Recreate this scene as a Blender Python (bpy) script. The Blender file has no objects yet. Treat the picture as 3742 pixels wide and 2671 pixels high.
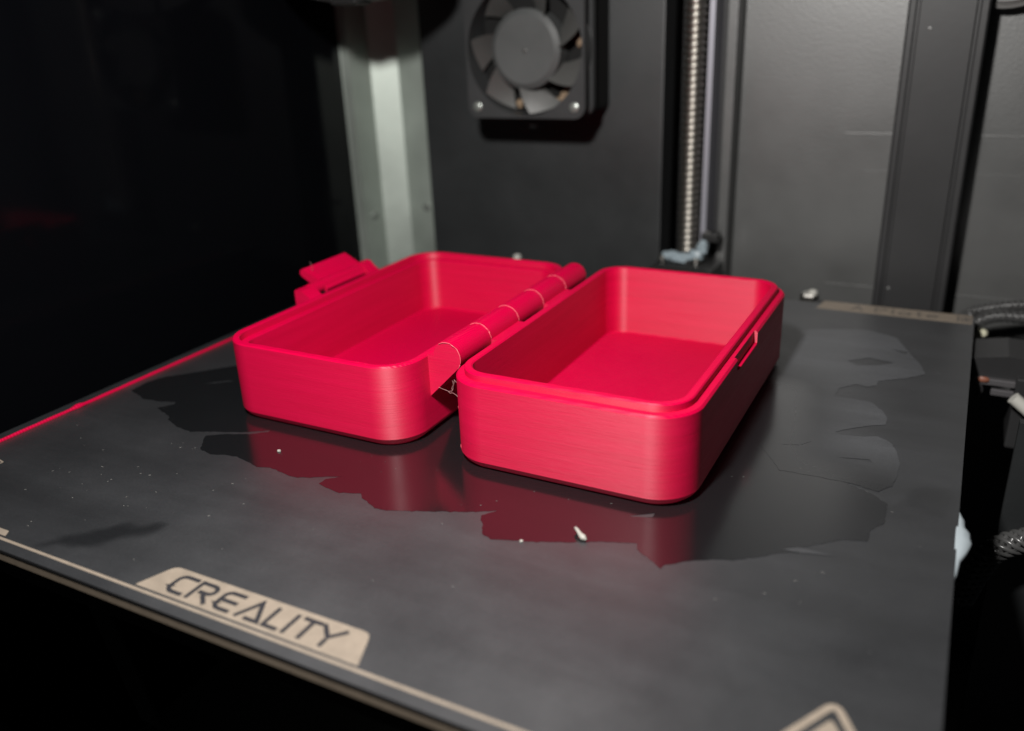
import bpy, bmesh, math, random
from mathutils import Vector, Matrix, geometry
from mathutils import noise as mnoise

random.seed(7)
S = bpy.context.scene
COL = S.collection
MM = 0.001

# ------------------------------------------------------------------ camera
cam_data = bpy.data.cameras.new("camera")
cam = bpy.data.objects.new("camera", cam_data)
COL.objects.link(cam)
right = Vector((0.88516036, 0.46360909, -0.03946827))
up = Vector((-0.14162947, 0.34926538, 0.92625849))
fwd = Vector((-0.44320676, 0.81429743, -0.37481658))
m3 = Matrix((right, up, -fwd)).transposed()
cam.matrix_world = Matrix.Translation((0.22229816, -0.08257616, 0.0983932)) @ m3.to_4x4()
cam_data.sensor_width = 36.0
cam_data.lens = 30.111
cam_data.clip_start = 0.005
cam_data.clip_end = 20
cam_data.dof.use_dof = True
cam_data.dof.focus_distance = 0.205
cam_data.dof.aperture_fstop = 9.5
S.camera = cam

# ------------------------------------------------------------------ world: a dark room
W = bpy.data.worlds.new("World")
S.world = W
W.use_nodes = True
W.node_tree.nodes["Background"].inputs[0].default_value = (0.8, 0.9, 1.0, 1)
W.node_tree.nodes["Background"].inputs[1].default_value = 0.006

# ------------------------------------------------------------------ light: the small white lamp beside the lens
ld = bpy.data.lights.new("flash", 'AREA')
ld.shape = 'DISK'
ld.size = 0.020
ld.energy = 1.24
ld.color = (1.0, 0.975, 0.94)
lo = bpy.data.objects.new("flash", ld)
COL.objects.link(lo)
lo.location = (0.159, -0.046, 0.186)
lo.rotation_euler = (Vector((0.115, 0.15, 0.02)) - lo.location).to_track_quat('-Z', 'Y').to_euler()

S.view_settings.view_transform = 'Standard'
S.view_settings.look = 'None'
S.view_settings.gamma = 1
S.view_settings.exposure = 0.0
S.view_settings.use_curve_mapping = False


# ================================================================== material helpers
def mat(name, color, rough=0.5, metal=0.0, spec=0.5, **kw):
    m = bpy.data.materials.new(name)
    m.use_nodes = True
    b = m.node_tree.nodes["Principled BSDF"]
    b.inputs["Base Color"].default_value = (*color, 1)
    b.inputs["Roughness"].default_value = rough
    b.inputs["Metallic"].default_value = metal
    b.inputs["Specular IOR Level"].default_value = spec
    for k, v in kw.items():
        b.inputs[k.replace("_", " ")].default_value = v
    return m


def nd(m, typ, **props):
    n = m.node_tree.nodes.new(typ)
    for k, v in props.items():
        setattr(n, k, v)
    return n


def lk(m, a, b):
    m.node_tree.links.new(a, b)


def coords(m, scale, rotz=0.0):
    tc = nd(m, "ShaderNodeTexCoord")
    mp = nd(m, "ShaderNodeMapping")
    mp.inputs["Scale"].default_value = scale
    mp.inputs["Rotation"].default_value = (0, 0, rotz)
    lk(m, tc.outputs["Object"], mp.inputs["Vector"])
    return mp.outputs["Vector"]


def noise_tex(m, vec, scale=1.0, detail=4.0, rough=0.55):
    n = nd(m, "ShaderNodeTexNoise")
    n.inputs["Scale"].default_value = scale
    n.inputs["Detail"].default_value = detail
    n.inputs["Roughness"].default_value = rough
    lk(m, vec, n.inputs["Vector"])
    return n.outputs["Fac"]


def ramp(m, fac, p0, c0, p1, c1):
    r = nd(m, "ShaderNodeValToRGB")
    r.color_ramp.elements[0].position = p0
    r.color_ramp.elements[0].color = (*c0, 1)
    r.color_ramp.elements[1].position = p1
    r.color_ramp.elements[1].color = (*c1, 1)
    lk(m, fac, r.inputs["Fac"])
    return r.outputs["Color"]


def maprange(m, fac, a, b, c, d):
    r = nd(m, "ShaderNodeMapRange")
    for i, v in zip((1, 2, 3, 4), (a, b, c, d)):
        r.inputs[i].default_value = v
    lk(m, fac, r.inputs[0])
    return r.outputs[0]


def math_n(m, op, a, b):
    n = nd(m, "ShaderNodeMath", operation=op)
    for i, v in enumerate((a, b)):
        if isinstance(v, (int, float)):
            n.inputs[i].default_value = v
        else:
            lk(m, v, n.inputs[i])
    return n.outputs[0]


def bump(m, h, strength, dist, prev=None):
    n = nd(m, "ShaderNodeBump")
    n.inputs["Strength"].default_value = strength
    n.inputs["Distance"].default_value = dist
    lk(m, h, n.inputs["Height"])
    if prev is not None:
        lk(m, prev, n.inputs["Normal"])
    return n.outputs["Normal"]


def bsdf(m):
    return m.node_tree.nodes["Principled BSDF"]


# ---- red filament plastic: horizontal layer lines on walls, diagonal extrusion lines on floors
def red_plastic(name):
    m = mat(name, (0.66, 0.004, 0.04), 0.42, spec=0.9)
    b = bsdf(m)
    fine = noise_tex(m, coords(m, (40, 40, 3600)), 1.0, 3.0, 0.6)
    mid = noise_tex(m, coords(m, (200, 200, 2200)), 1.0, 5.0, 0.7)
    broad = noise_tex(m, coords(m, (18, 18, 420)), 1.0, 3.0, 0.5)
    geo = nd(m, "ShaderNodeNewGeometry")
    sep = nd(m, "ShaderNodeSeparateXYZ")
    lk(m, geo.outputs["True Normal"], sep.inputs[0])
    side = math_n(m, 'SUBTRACT', 1.0, math_n(m, 'ABSOLUTE', sep.outputs[2], 0.0))
    lay = math_n(m, 'ADD', math_n(m, 'MULTIPLY', fine, 0.6),
                 math_n(m, 'ADD', math_n(m, 'MULTIPLY', mid, 0.8), math_n(m, 'MULTIPLY', broad, 0.2)))
    lk(m, maprange(m, side, 0.0, 1.0, 0.06, 0.70), b.inputs["Specular IOR Level"])
    # extrusion lines on faces that look up
    wv = nd(m, "ShaderNodeTexWave", wave_type='BANDS', bands_direction='X', wave_profile='SIN')
    wv.inputs["Scale"].default_value = 1.0
    wv.inputs["Distortion"].default_value = 0.6
    wv.inputs["Detail"].default_value = 1.0
    lk(m, coords(m, (360, 360, 360), math.radians(82)), wv.inputs["Vector"])
    lines = math_n(m, 'MULTIPLY', wv.outputs["Fac"], 1.5)
    mixn = nd(m, "ShaderNodeMix", data_type='FLOAT')
    lk(m, side, mixn.inputs[0])
    lk(m, lines, mixn.inputs[2])
    lk(m, lay, mixn.inputs[3])
    nrm = bump(m, mixn.outputs[0], 0.55, 0.00011)
    lk(m, nrm, b.inputs["Normal"])
    lk(m, maprange(m, math_n(m, 'ADD', math_n(m, 'MULTIPLY', mid, 0.5), math_n(m, 'MULTIPLY', fine, 0.5)), 0.32, 0.68, 0.44, 0.66), b.inputs["Roughness"])
    # layer lines spread the gloss up and down the walls
    b.inputs["Anisotropic"].default_value = 0.8
    tg = nd(m, "ShaderNodeCombineXYZ")
    tg.inputs[0].default_value = 0.02
    tg.inputs[1].default_value = 0.02
    tg.inputs[2].default_value = 1.0
    lk(m, tg.outputs[0], b.inputs["Tangent"])
    hue = ramp(m, broad, 0.3, (0.45, 0.0002, 0.033), 0.7, (0.51, 0.0004, 0.041))
    lk(m, hue, b.inputs["Base Color"])
    return m


M = {}
M['red'] = red_plastic("red_plastic")
M['red_pale'] = mat("stretched_red_plastic", (0.60, 0.085, 0.12), 0.5)
M['wisp'] = mat("pale_wisp", (0.42, 0.21, 0.215), 0.5)
M['wisp'].node_tree.nodes["Principled BSDF"].inputs["Alpha"].default_value = 0.55


def plate_coating():
    m = mat("plate_coating", (0.05, 0.05, 0.05), 0.3, spec=0.7)
    b = bsdf(m)
    at = nd(m, "ShaderNodeAttribute", attribute_name="film")
    film = at.outputs["Fac"]
    streak = noise_tex(m, coords(m, (14, 95, 14), math.radians(-30)), 1.0, 6.0, 0.6)
    cloud = noise_tex(m, coords(m, (38, 38, 38)), 1.0, 4.0, 0.6)
    fine = noise_tex(m, coords(m, (90, 1500, 90), math.radians(-30)), 1.0, 2.0, 0.5)
    var = math_n(m, 'MULTIPLY', maprange(m, streak, 0.3, 0.7, 0.72, 1.26), maprange(m, cloud, 0.3, 0.7, 0.86, 1.13))
    grain = noise_tex(m, coords(m, (2300, 2300, 2300)), 1.0, 2.0, 0.6)
    var = math_n(m, 'MULTIPLY', var, maprange(m, grain, 0.3, 0.7, 0.82, 1.18))
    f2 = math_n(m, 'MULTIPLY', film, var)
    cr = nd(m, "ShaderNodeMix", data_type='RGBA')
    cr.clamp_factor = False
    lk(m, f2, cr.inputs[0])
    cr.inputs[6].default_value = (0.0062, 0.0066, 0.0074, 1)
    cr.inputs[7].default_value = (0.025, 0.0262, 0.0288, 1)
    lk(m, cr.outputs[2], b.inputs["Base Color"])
    rg = maprange(m, film, 0.0, 1.0, 0.16, 0.47)
    lk(m, math_n(m, 'MULTIPLY', rg, maprange(m, cloud, 0.3, 0.7, 0.9, 1.1)), b.inputs["Roughness"])
    lk(m, maprange(m, film, 0.0, 1.0, 0.75, 0.75), b.inputs["Specular IOR Level"])
    b.inputs["IOR"].default_value = 1.75
    nrm = bump(m, math_n(m, 'ADD', fine, math_n(m, 'MULTIPLY', grain, 0.5)), 0.16, 0.00003)
    lk(m, nrm, b.inputs["Normal"])
    return m


M['plate'] = plate_coating()


def tan_paint(name, c):
    m = mat(name, c, 0.55)
    n = noise_tex(m, coords(m, (400, 400, 400)), 1.0, 4.0, 0.6)
    lk(m, ramp(m, n, 0.3, tuple(v * 0.88 for v in c), 0.7, tuple(min(1, v * 1.1) for v in c)), bsdf(m).inputs["Base Color"])
    return m


M['tan'] = tan_paint("tan_print", (0.23, 0.19, 0.15))
M['tan_edge'] = tan_paint("tan_bed_edge", (0.15, 0.12, 0.09))
M['ink'] = mat("dark_letter_print", (0.022, 0.022, 0.026), 0.5)
M['ink_faded'] = mat("faded_letter_print", (0.09, 0.08, 0.07), 0.5)
M['sheet_edge'] = mat("dark_sheet_edge", (0.012, 0.012, 0.013), 0.5)
M['bed_dark'] = mat("dark_insulation", (0.012, 0.009, 0.007), 0.8)


def powder(name, c, r, bumpd=0.00025, sc=420, spec=0.5, metal=0.0):
    m = mat(name, c, r, metal, spec)
    b = bsdf(m)
    n = noise_tex(m, coords(m, (sc, sc, sc)), 1.0, 3.0, 0.6)
    cl = noise_tex(m, coords(m, (22, 22, 22)), 1.0, 4.0, 0.6)
    lk(m, bump(m, n, 0.35, bumpd), b.inputs["Normal"])
    lk(m, maprange(m, cl, 0.3, 0.7, r * 0.9, r * 1.12), b.inputs["Roughness"])
    lk(m, ramp(m, cl, 0.3, tuple(v * 0.85 for v in c), 0.7, tuple(v * 1.15 for v in c)), b.inputs["Base Color"])
    return m


M['panel'] = powder("grey_powder_coat", (0.066, 0.067, 0.066), 0.42, 0.00022, 1000, spec=1.0)
M['panel_dark'] = powder("black_powder_coat", (0.015, 0.0165, 0.0175), 0.48, 0.00014, 800, spec=0.75)
M['channel'] = powder("channel_black", (0.010, 0.010, 0.011), 0.6)
M['beam'] = powder("black_anodised", (0.022, 0.022, 0.023), 0.46, 0.00005, spec=0.4)
M['gloss'] = mat("black_gloss_panel", (0.0022, 0.0024, 0.0032), 0.07, spec=0.11)
_g = noise_tex(M['gloss'], coords(M['gloss'], (30, 30, 30)), 1.0, 4.0, 0.6)
lk(M['gloss'], maprange(M['gloss'], _g, 0.35, 0.7, 0.06, 0.16), bsdf(M['gloss']).inputs["Roughness"])
M['post'] = powder("grey_green_paint", (0.47, 0.52, 0.475), 0.52, 0.0001, metal=0.75)
M['rivet'] = mat("rivet_metal", (0.28, 0.30, 0.28), 0.35, metal=0.6)
M['fan'] = powder("black_fan_plastic", (0.030, 0.031, 0.032), 0.42, 0.0001)
M['fan_blade'] = powder("dusty_fan_blade", (0.055, 0.055, 0.053), 0.40, 0.0001)
M['fan_hub'] = powder("grey_fan_hub", (0.062, 0.065, 0.065), 0.5, 0.0001)
M['grime'] = powder("brown_dust", (0.20, 0.14, 0.09), 0.9)
M['added_duct'] = mat("shadow_black_duct", (0.006, 0.006, 0.006), 0.7, spec=0.2)  # blackened so its side reads as the fan's shadow
M['steel'] = mat("bright_steel", (0.62, 0.60, 0.56), 0.28, metal=1.0)
M['screw_steel'] = mat("lead_screw_steel", (0.37, 0.35, 0.315), 0.38, metal=1.0)
M['rail'] = mat("rail_metal", (0.30, 0.30, 0.34), 0.45, metal=0.5)
M['black_plastic'] = powder("black_plastic", (0.012, 0.012, 0.012), 0.4, 0.0001)
M['grease'] = mat("blue_grey_grease", (0.24, 0.29, 0.32), 0.22)
M['glue'] = mat("dried_glue", (0.36, 0.41, 0.44), 0.3)
M['white'] = mat("white_plastic", (0.50, 0.49, 0.45), 0.4)
M['rail_shaded'] = mat("shaded_rail_metal", (0.10, 0.095, 0.10), 0.5, metal=0.4)  # rail metal darkened, the clamp's shade put into the colour
M['cream'] = mat("cream_plastic", (0.72, 0.70, 0.52), 0.4)
M['braid'] = mat("braided_sleeve", (0.06, 0.06, 0.06), 0.25)
M['cable'] = mat("grey_cable", (0.16, 0.155, 0.15), 0.35)
M['orange'] = mat("orange_plastic", (0.20, 0.07, 0.04), 0.5)
M['green'] = mat("green_strap", (0.0006, 0.005, 0.0035), 0.8)
M['dust'] = mat("white_dust", (0.13, 0.127, 0.12), 0.7)
M['crumb'] = mat("white_crumb", (0.32, 0.31, 0.28), 0.5)


# ================================================================== object helpers
def thing(name, label, cat, loc=(0, 0, 0), group=None):
    o = bpy.data.objects.new(name, None)
    COL.objects.link(o)
    o.empty_display_size = 0.01
    o.location = Vector(loc) * MM
    o["label"] = label
    o["category"] = cat
    if group:
        o["group"] = group
    return o


def tag(o, label, cat, group=None):
    o["label"] = label
    o["category"] = cat
    if group:
        o["group"] = group
    return o


def struct(o):
    o["kind"] = "structure"
    return o


def mesh_obj(name, verts, faces, material, parent=None, smooth=False, sharp=35, mm=True):
    """verts in world millimetres"""
    me = bpy.data.meshes.new(name)
    off = Vector((0, 0, 0))
    if parent is not None:
        p = parent
        while p is not None:
            off += p.location
            p = p.parent
    vs = [Vector(v) * MM - off for v in verts]
    me.from_pydata(vs, [], faces)
    me.materials.append(material)
    me.update()
    bm = bmesh.new()
    bm.from_mesh(me)
    bmesh.ops.recalc_face_normals(bm, faces=bm.faces)
    bm.to_mesh(me)
    bm.free()
    if smooth:
        me.polygons.foreach_set("use_smooth", [True] * len(me.polygons))
        me.set_sharp_from_angle(angle=math.radians(sharp))
    o = bpy.data.objects.new(name, me)
    COL.objects.link(o)
    if parent is not None:
        o.parent = parent
    return o


def add(vf, verts, faces):
    n = len(vf[0])
    vf[0].extend(verts)
    vf[1].extend([tuple(i + n for i in f) for f in faces])


def box_vf(x0, x1, y0, y1, z0, z1, bev=0.0):
    if bev <= 0:
        v = [(x, y, z) for z in (z0, z1) for y in (y0, y1) for x in (x0, x1)]
        return v, [(0, 1, 3, 2), (4, 6, 7, 5), (0, 4, 5, 1), (2, 3, 7, 6), (0, 2, 6, 4), (1, 5, 7, 3)]
    bm = bmesh.new()
    v, f = box_vf(x0, x1, y0, y1, z0, z1)
    bv = [bm.verts.new(p) for p in v]
    for q in f:
        bm.faces.new([bv[i] for i in q])
    bmesh.ops.bevel(bm, geom=list(bm.edges), offset=bev, segments=2, affect='EDGES', profile=0.6)
    bm.verts.index_update()
    out = [tuple(p.co) for p in bm.verts], [tuple(q.index for q in fc.verts) for fc in bm.faces]
    bm.free()
    return out


def box(name, b, material, parent=None, bev=0.0):
    v, f = box_vf(*b, bev=bev)
    return mesh_obj(name, v, f, material, parent)


def prism_vf(pts, lo_, hi, axis):
    """2D outline extruded: axis 'y' -> pts are (x,z), axis 'z' -> (x,y), axis 'x' -> (y,z)"""
    n = len(pts)

    def p3(p, h):
        return {'y': (p[0], h, p[1]), 'z': (p[0], p[1], h), 'x': (h, p[0], p[1])}[axis]
    v = [p3(p, lo_) for p in pts] + [p3(p, hi) for p in pts]
    f = [tuple(range(n)), tuple(range(2 * n - 1, n - 1, -1))]
    f += [(i, (i + 1) % n, n + (i + 1) % n, n + i) for i in range(n)]
    return v, f


def tube_vf(path, r, sides=8, caps=True):
    path = [Vector(p) for p in path]
    rs = r if isinstance(r, (list, tuple)) else [r] * len(path)
    v, f = [], []
    ref = Vector((0, 0, 1))
    for i, p in enumerate(path):
        t = (path[min(i + 1, len(path) - 1)] - path[max(i - 1, 0)]).normalized()
        if abs(t.dot(ref)) > 0.95:
            ref = Vector((1, 0, 0)) if abs(t.x) < 0.9 else Vector((0, 1, 0))
        a = t.cross(ref).normalized()
        b = t.cross(a)
        for k in range(sides):
            an = 2 * math.pi * k / sides
            v.append(tuple(p + rs[i] * (a * math.cos(an) + b * math.sin(an))))
    for i in range(len(path) - 1):
        for k in range(sides):
            k2 = (k + 1) % sides
            f.append((i * sides + k, i * sides + k2, (i + 1) * sides + k2, (i + 1) * sides + k))
    if caps:
        f.append(tuple(range(sides)))
        f.append(tuple(range((len(path) - 1) * sides, len(path) * sides)))
    return v, f


def disc_vf(c, r, h, axis='y', n=20, dome=0.0):
    """short cylinder whose front cap sits at c, body goes +axis by h; dome lifts the cap middle"""
    v, f = [], []
    for lev, rr in ((h, r), (0.15 * h, r), (0.0, r * 0.86)):
        for k in range(n):
            a = 2 * math.pi * k / n
            q = (rr * math.cos(a), rr * math.sin(a))
            v.append({'y': (c[0] + q[0], c[1] + lev, c[2] + q[1]), 'x': (c[0] + lev, c[1] + q[0], c[2] + q[1]),
                      'z': (c[0] + q[0], c[1] + q[1], c[2] + lev)}[axis])
    for l in range(2):
        for k in range(n):
            k2 = (k + 1) % n
            f.append((l * n + k, l * n + k2, (l + 1) * n + k2, (l + 1) * n + k))
    v.append({'y': (c[0], c[1] - dome, c[2]), 'x': (c[0] - dome, c[1], c[2]), 'z': (c[0], c[1], c[2] - dome)}[axis])
    for k in range(n):
        f.append((2 * n + k, 2 * n + (k + 1) % n, 3 * n))
    f.append(tuple(range(n)))
    return v, f


def blob_vf(c, rad, seed=0, amp=0.3, sub=2):
    bm = bmesh.new()
    bmesh.ops.create_icosphere(bm, subdivisions=sub, radius=1.0)
    v = []
    for p in bm.verts:
        d = p.co.normalized()
        k = 1 + amp * mnoise.noise(d * 1.6 + Vector((seed * 3.1, seed * 1.7, 0)))
        v.append((c[0] + d.x * rad[0] * k, c[1] + d.y * rad[1] * k, c[2] + d.z * rad[2] * k))
    bm.verts.index_update()
    f = [tuple(q.index for q in fc.verts) for fc in bm.faces]
    bm.free()
    return v, f


def rrect(x1, x2, y1, y2, r, n=10):
    pts = []
    for cx, cy, a0 in ((x2 - r, y1 + r, -90), (x2 - r, y2 - r, 0), (x1 + r, y2 - r, 90), (x1 + r, y1 + r, 180)):
        for k in range(n + 1):
            a = math.radians(a0 + 90 * k / n)
            pts.append((cx + r * math.cos(a), cy + r * math.sin(a)))
    return pts


# ================================================================== SETTING
# black gloss panel of the left side
struct(box("left_wall", (-45.2, -41.6, -220, 250, -160, 260), M['gloss']))
# back wall: two sheet panels and a deep channel between them
bw = thing("back_wall", "x", "x", (60, 272, -160))
del bw["label"], bw["category"]
struct(bw)
box("fan_panel", (-1.2, 110.8, 256, 269.8, -160, 260), M['panel_dark'], bw, 0.6)
box("channel_back", (100, 142, 292, 295, -160, 260), M['channel'], bw)
box("channel_side", (103.5, 105.5, 270, 292, -160, 260), M['channel'], bw)
box("channel_side", (138.2, 140, 272, 292, -160, 260), M['channel'], bw)
box("grey_panel", (138.2, 330, 268, 271.9, -160, 260), M['panel'], bw, 0.5)
# pressed seams on the grey panel
for (x0, x1, z) in ((178, 260, 53.6), (186, 260, 40.0), (176, 260, -5.0)):
    box("pressed_seam", (x0, x1, 267.86 if z != 40 else 267.96, 268.3, z - 0.3, z + 0.3), M['panel'], bw, 0.12 if z != 40 else 0.03)
struct(box("chamber_floor", (-60, 330, -100, 300, -166, -160), M['channel']))

# corner post of bent sheet
pp = [(-10.4, 270), (-23.8, 270), (-35.0, 263.3), (-37.25, 250.5), (-41.6, 250.5), (-45.7, 248.5), (-50, 248.5), (-50, 290), (-10.4, 290)]
v, f = prism_vf(pp, -160, 260, 'z')
post = mesh_obj("corner_post", v, f, M['post'])
struct(post)
v, f = disc_vf((-13.6, 269.3, 14.2), 2.2, 1.0, 'y', 18, 0.3)
mesh_obj("rivet", v, f, M['rivet'], post, True)
v, f = disc_vf((-35.4, 257.2, 11.0), 2.0, -1.2, 'x', 18, -0.3)
mesh_obj("rivet", v, f, M['rivet'], post, True)

# ================================================================== vertical black beam
beam = thing("frame_beam", "black anodised vertical beam standing against the grey back panel", "beam", (208, 258, -160))
prof = [(195.9, 268), (195.9, 251.2), (196.6, 250.4), (198.2, 250.4), (198.6, 251.3), (199.4, 251.3), (199.8, 250.2), (216.2, 250.2),
        (216.6, 251.2), (217.4, 251.2), (217.8, 250.3), (219.6, 250.3), (220.2, 251.0), (220.2, 268)]
v, f = prism_vf(prof, -160, 260, 'z')
mesh_obj("profile", v, f, M['beam'], beam)
for (x, z) in ((203.5, 90), (201.0, 0.5)):
    v, f = blob_vf((x, 250.1, z), (0.8, 0.25, 0.6), int(z), 0.2, 1)
    mesh_obj("chip", v, f, M['panel'], beam, True)

# ================================================================== lead screw and guide rail in the channel
ls = thing("lead_screw", "threaded steel lead screw standing in the dark channel", "lead screw", (124.6, 250, -120))
v, f = [], []
cx, cy, pitch, ns, sides = 124.6, 250.0, 2.5, 10, 22
z0, z1 = -120.0, 200.0
rows = int((z1 - z0) / pitch * ns)
for i in range(rows + 1):
    z = z0 + (z1 - z0) * i / rows
    for k in range(sides):
        a = 2 * math.pi * k / sides
        ph = (z / pitch - k / sides) % 1.0
        tri = min(1.0, max(0.0, 2.2 * abs(ph - 0.5) * 2 - 0.5))
        wob = 0.05 * math.sin(z * 0.9) + 0.05 * math.sin(z * 0.37 + 1)
        r = 3.45 + 0.65 * tri + wob * 0.4
        v.append((cx + r * math.cos(a), cy + r * math.sin(a), z))
for i in range(rows):
    for k in range(sides):
        k2 = (k + 1) % sides
        f.append((i * sides + k, i * sides + k2, (i + 1) * sides + k2, (i + 1) * sides + k))
mesh_obj("threaded_rod", v, f, M['screw_steel'], ls, True, 60)

gr = thing("guide_rail", "narrow metal guide rail upright beside the lead screw", "rail", (134, 262, -160))
box("bright_lip", (129.4, 131.6, 250, 291.5, -20, 260), M['rail'], gr, 0.3)
box("web", (131.6, 134.2, 262, 291.5, -160, 260), M['channel'], gr)
box("grey_lip", (134.2, 138.0, 258, 291.5, -160, 260), M['panel'], gr, 0.4)

nb = thing("nut_bracket", "black bracket holding the greased nut at the foot of the lead screw", "bracket", (124, 246, -12))
v, f = prism_vf([(109.5, -1.5), (112.5, 3.4), (117, 5.2), (133, 5.4), (137.5, 3.6), (139, -12), (109.5, -12)], 238, 256, 'y')
mesh_obj("bracket_body", v, f, M['black_plastic'], nb)
v, f = disc_vf((124.6, 250, 7.2), 8.5, -3.0, 'z', 24)
mesh_obj("nut_flange", v, f, M['black_plastic'], nb, True)
for (x, y, z) in ((116.0, 244.5, 6.0), (130.2, 243.6, 6.2), (132.5, 248, 16.0)):
    v, f = disc_vf((x, y, z + 1.2), 1.7, -1.8, 'z', 14, -0.4)
    mesh_obj("screw_head", v, f, M['steel'], nb, True)
box("rail_clip", (131, 137.5, 246, 252, 13.5, 17), M['black_plastic'], nb, 0.5)
v, f = [], []
for c, r, s in (((119.6, 244.6, 7.4), (3.6, 3.0, 2.2), 1), ((124.5, 243.6, 7.0), (4.6, 3.0, 2.0), 2), ((129.6, 245.0, 8.2), (3.4, 2.6, 2.4), 3),
                ((131.8, 246.0, 11.2), (2.3, 2.0, 3.6), 4)):
    bv, bf = blob_vf(c, r, s, 0.45)
    add((v, f), bv, bf)
g = mesh_obj("grease", v, f, M['grease'], None, True)
tag(g, "blue-grey lump of grease smeared round the foot of the lead screw", "grease")

# ================================================================== cooling fan
FX, FZ, FY = 64.9, 87.4, 226.0
fan = thing("cooling_fan", "square black axial fan mounted on the back panel", "fan", (FX, FY, FZ))


def flange(y0, y1, half, rc, hole, name):
    n = 40
    outer, inner = [], []
    r0 = rrect(-half, half, -half, half, rc, 9)
    rr = []
    for i in range(len(r0)):
        a, b = Vector(r0[i]), Vector(r0[(i + 1) % len(r0)])
        k = max(1, int((b - a).length / 2.5))
        rr += [tuple(a.lerp(b, q / k)) for q in range(k)]
    m_ = len(rr)
    v, f = [], []
    for (x, z) in rr:
        a = math.atan2(z, x)
        inner.append((hole * math.cos(a), hole * math.sin(a)))
    for y in (y0, y1):
        v += [(FX + x, y, FZ + z) for x, z in rr]
        v += [(FX + x, y, FZ + z) for x, z in inner]
    for i in range(m_):
        j = (i + 1) % m_
        f.append((i, j, m_ + j, m_ + i))
        f.append((2 * m_ + i, 3 * m_ + i, 3 * m_ + j, 2 * m_ + j))
        f.append((i, 2 * m_ + i, 2 * m_ + j, j))
        f.append((m_ + i, m_ + j, 3 * m_ + j, 3 * m_ + i))
    return mesh_obj(name, v, f, M['fan'], fan, True, 30)


flange(226, 228.6, 25.2, 4.5, 24.3, "front_flange")
flange(233.8, 236.6, 25.2, 4.5, 24.3, "rear_flange")
v, f = [], []
n = 48
for y in (228.5, 233.9):
    for r in (24.3, 25.0):
        v += [(FX + r * math.cos(2 * math.pi * k / n), y, FZ + r * math.sin(2 * math.pi * k / n)) for k in range(n)]
for k in range(n):
    j = (k + 1) % n
    f += [(k, j, 2 * n + j, 2 * n + k), (n + k, 3 * n + k, 3 * n + j, n + j)]
mesh_obj("barrel", v, f, M['fan'], fan, True)
v, f = disc_vf((FX, 226.8, FZ), 14.6, 9.0, 'y', 48, 0.0)
hub = mesh_obj("hub", v, f, M['fan_hub'], fan, True, 30)
v, f = blob_vf((FX + 0.3, 226.75, FZ - 0.4), (1.0, 0.3, 1.0), 1, 0.1, 2)
mesh_obj("dimple", v, f, M['fan_blade'], hub, True)
bl_data = None
for k in range(7):
    v, f = [], []
    na, nr = 7, 5
    for lay in (0.0, 0.9):
        for i in range(nr):
            r = 14.3 + (23.6 - 14.3) * i / (nr - 1)
            for j in range(na):
                t = j / (na - 1)
                a = math.radians(-16 + 29 * t + (r - 14) * 1.6)
                y = 1.2 + 6.2 * t + lay
                v.append((r * math.cos(a), y, r * math.sin(a)))
    for lay in (0, 1):
        o_ = lay * na * nr
        for i in range(nr - 1):
            for j in range(na - 1):
                f.append((o_ + i * na + j, o_ + i * na + j + 1, o_ + (i + 1) * na + j + 1, o_ + (i + 1) * na + j))
    rim = [j for j in range(na)] + [i * na + na - 1 for i in range(1, nr)] + [(nr - 1) * na + j for j in range(na - 2, -1, -1)] + [i * na for i in range(nr - 2, 0, -1)]
    for q in range(len(rim)):
        a_, b_ = rim[q], rim[(q + 1) % len(rim)]
        f.append((a_, b_, b_ + na * nr, a_ + na * nr))
    rot = 2 * math.pi * k / 7 + 0.30
    vv = [(FX + x * math.cos(rot) - z * math.sin(rot), FY + y, FZ + x * math.sin(rot) + z * math.cos(rot)) for x, y, z in v]
    mesh_obj("blade", vv, f, M['fan_blade'], fan, True, 50)
for sx in (-1, 1):
    for sz in (-1, 1):
        v, f = disc_vf((FX + sx * 21.0, 225.4, FZ + sz * 21.0), 1.9, 1.2, 'y', 16, 0.5)
        mesh_obj("screw", v, f, M['rivet'], fan, True)
# rear spider, box added to carry the fan, sized to stop stray light
box("added_duct", (FX - 24, FX + 23.5, 236.6, 256.2, FZ - 24, FZ + 24), M['added_duct'], fan, 2.0)
for k, (dx, dz, r) in enumerate(((2.5, -18.6, 1.6), (6.0, -21.4, 2.0), (9.8, -20.0, 1.3), (15.5, -15.0, 2.6), (19.5, 2.5, 2.0), (12.5, -17.8, 1.6), (18.5, -11.5, 2.2), (-7, -20.5, 1.3), (1.5, -21.6, 1.2))):
    v, f = blob_vf((FX + dx, 235.6, FZ + dz), (r, 1.2, r * 1.3), k, 0.6)
    mesh_obj("dust_clump", v, f, M['grime'], fan, True)

# ================================================================== toolhead hanging above, its underside just at the frame's top
th = thing("toolhead", "black toolhead hanging above the corner post with only its underside showing", "toolhead", (11, 198, 106))
out = []
for k in range(0, 25):
    a = math.radians(180 + 180 * k / 24)
    out.append((10.5 + 34.0 * math.cos(a), 121.5 + 15.0 * math.sin(a)))
out += [(44.5, 190), (-23.5, 190)]
v, f = prism_vf(out, 192, 204, 'y')
mesh_obj("shroud", v, f, M['black_plastic'], th, True, 30)
box("duct_mouth", (4, 16, 190, 200, 105.6, 113), M['black_plastic'], th, 1.0)
box("carriage", (-26, 48, 204, 220, 136, 195), M['black_plastic'], th, 2.0)

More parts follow.
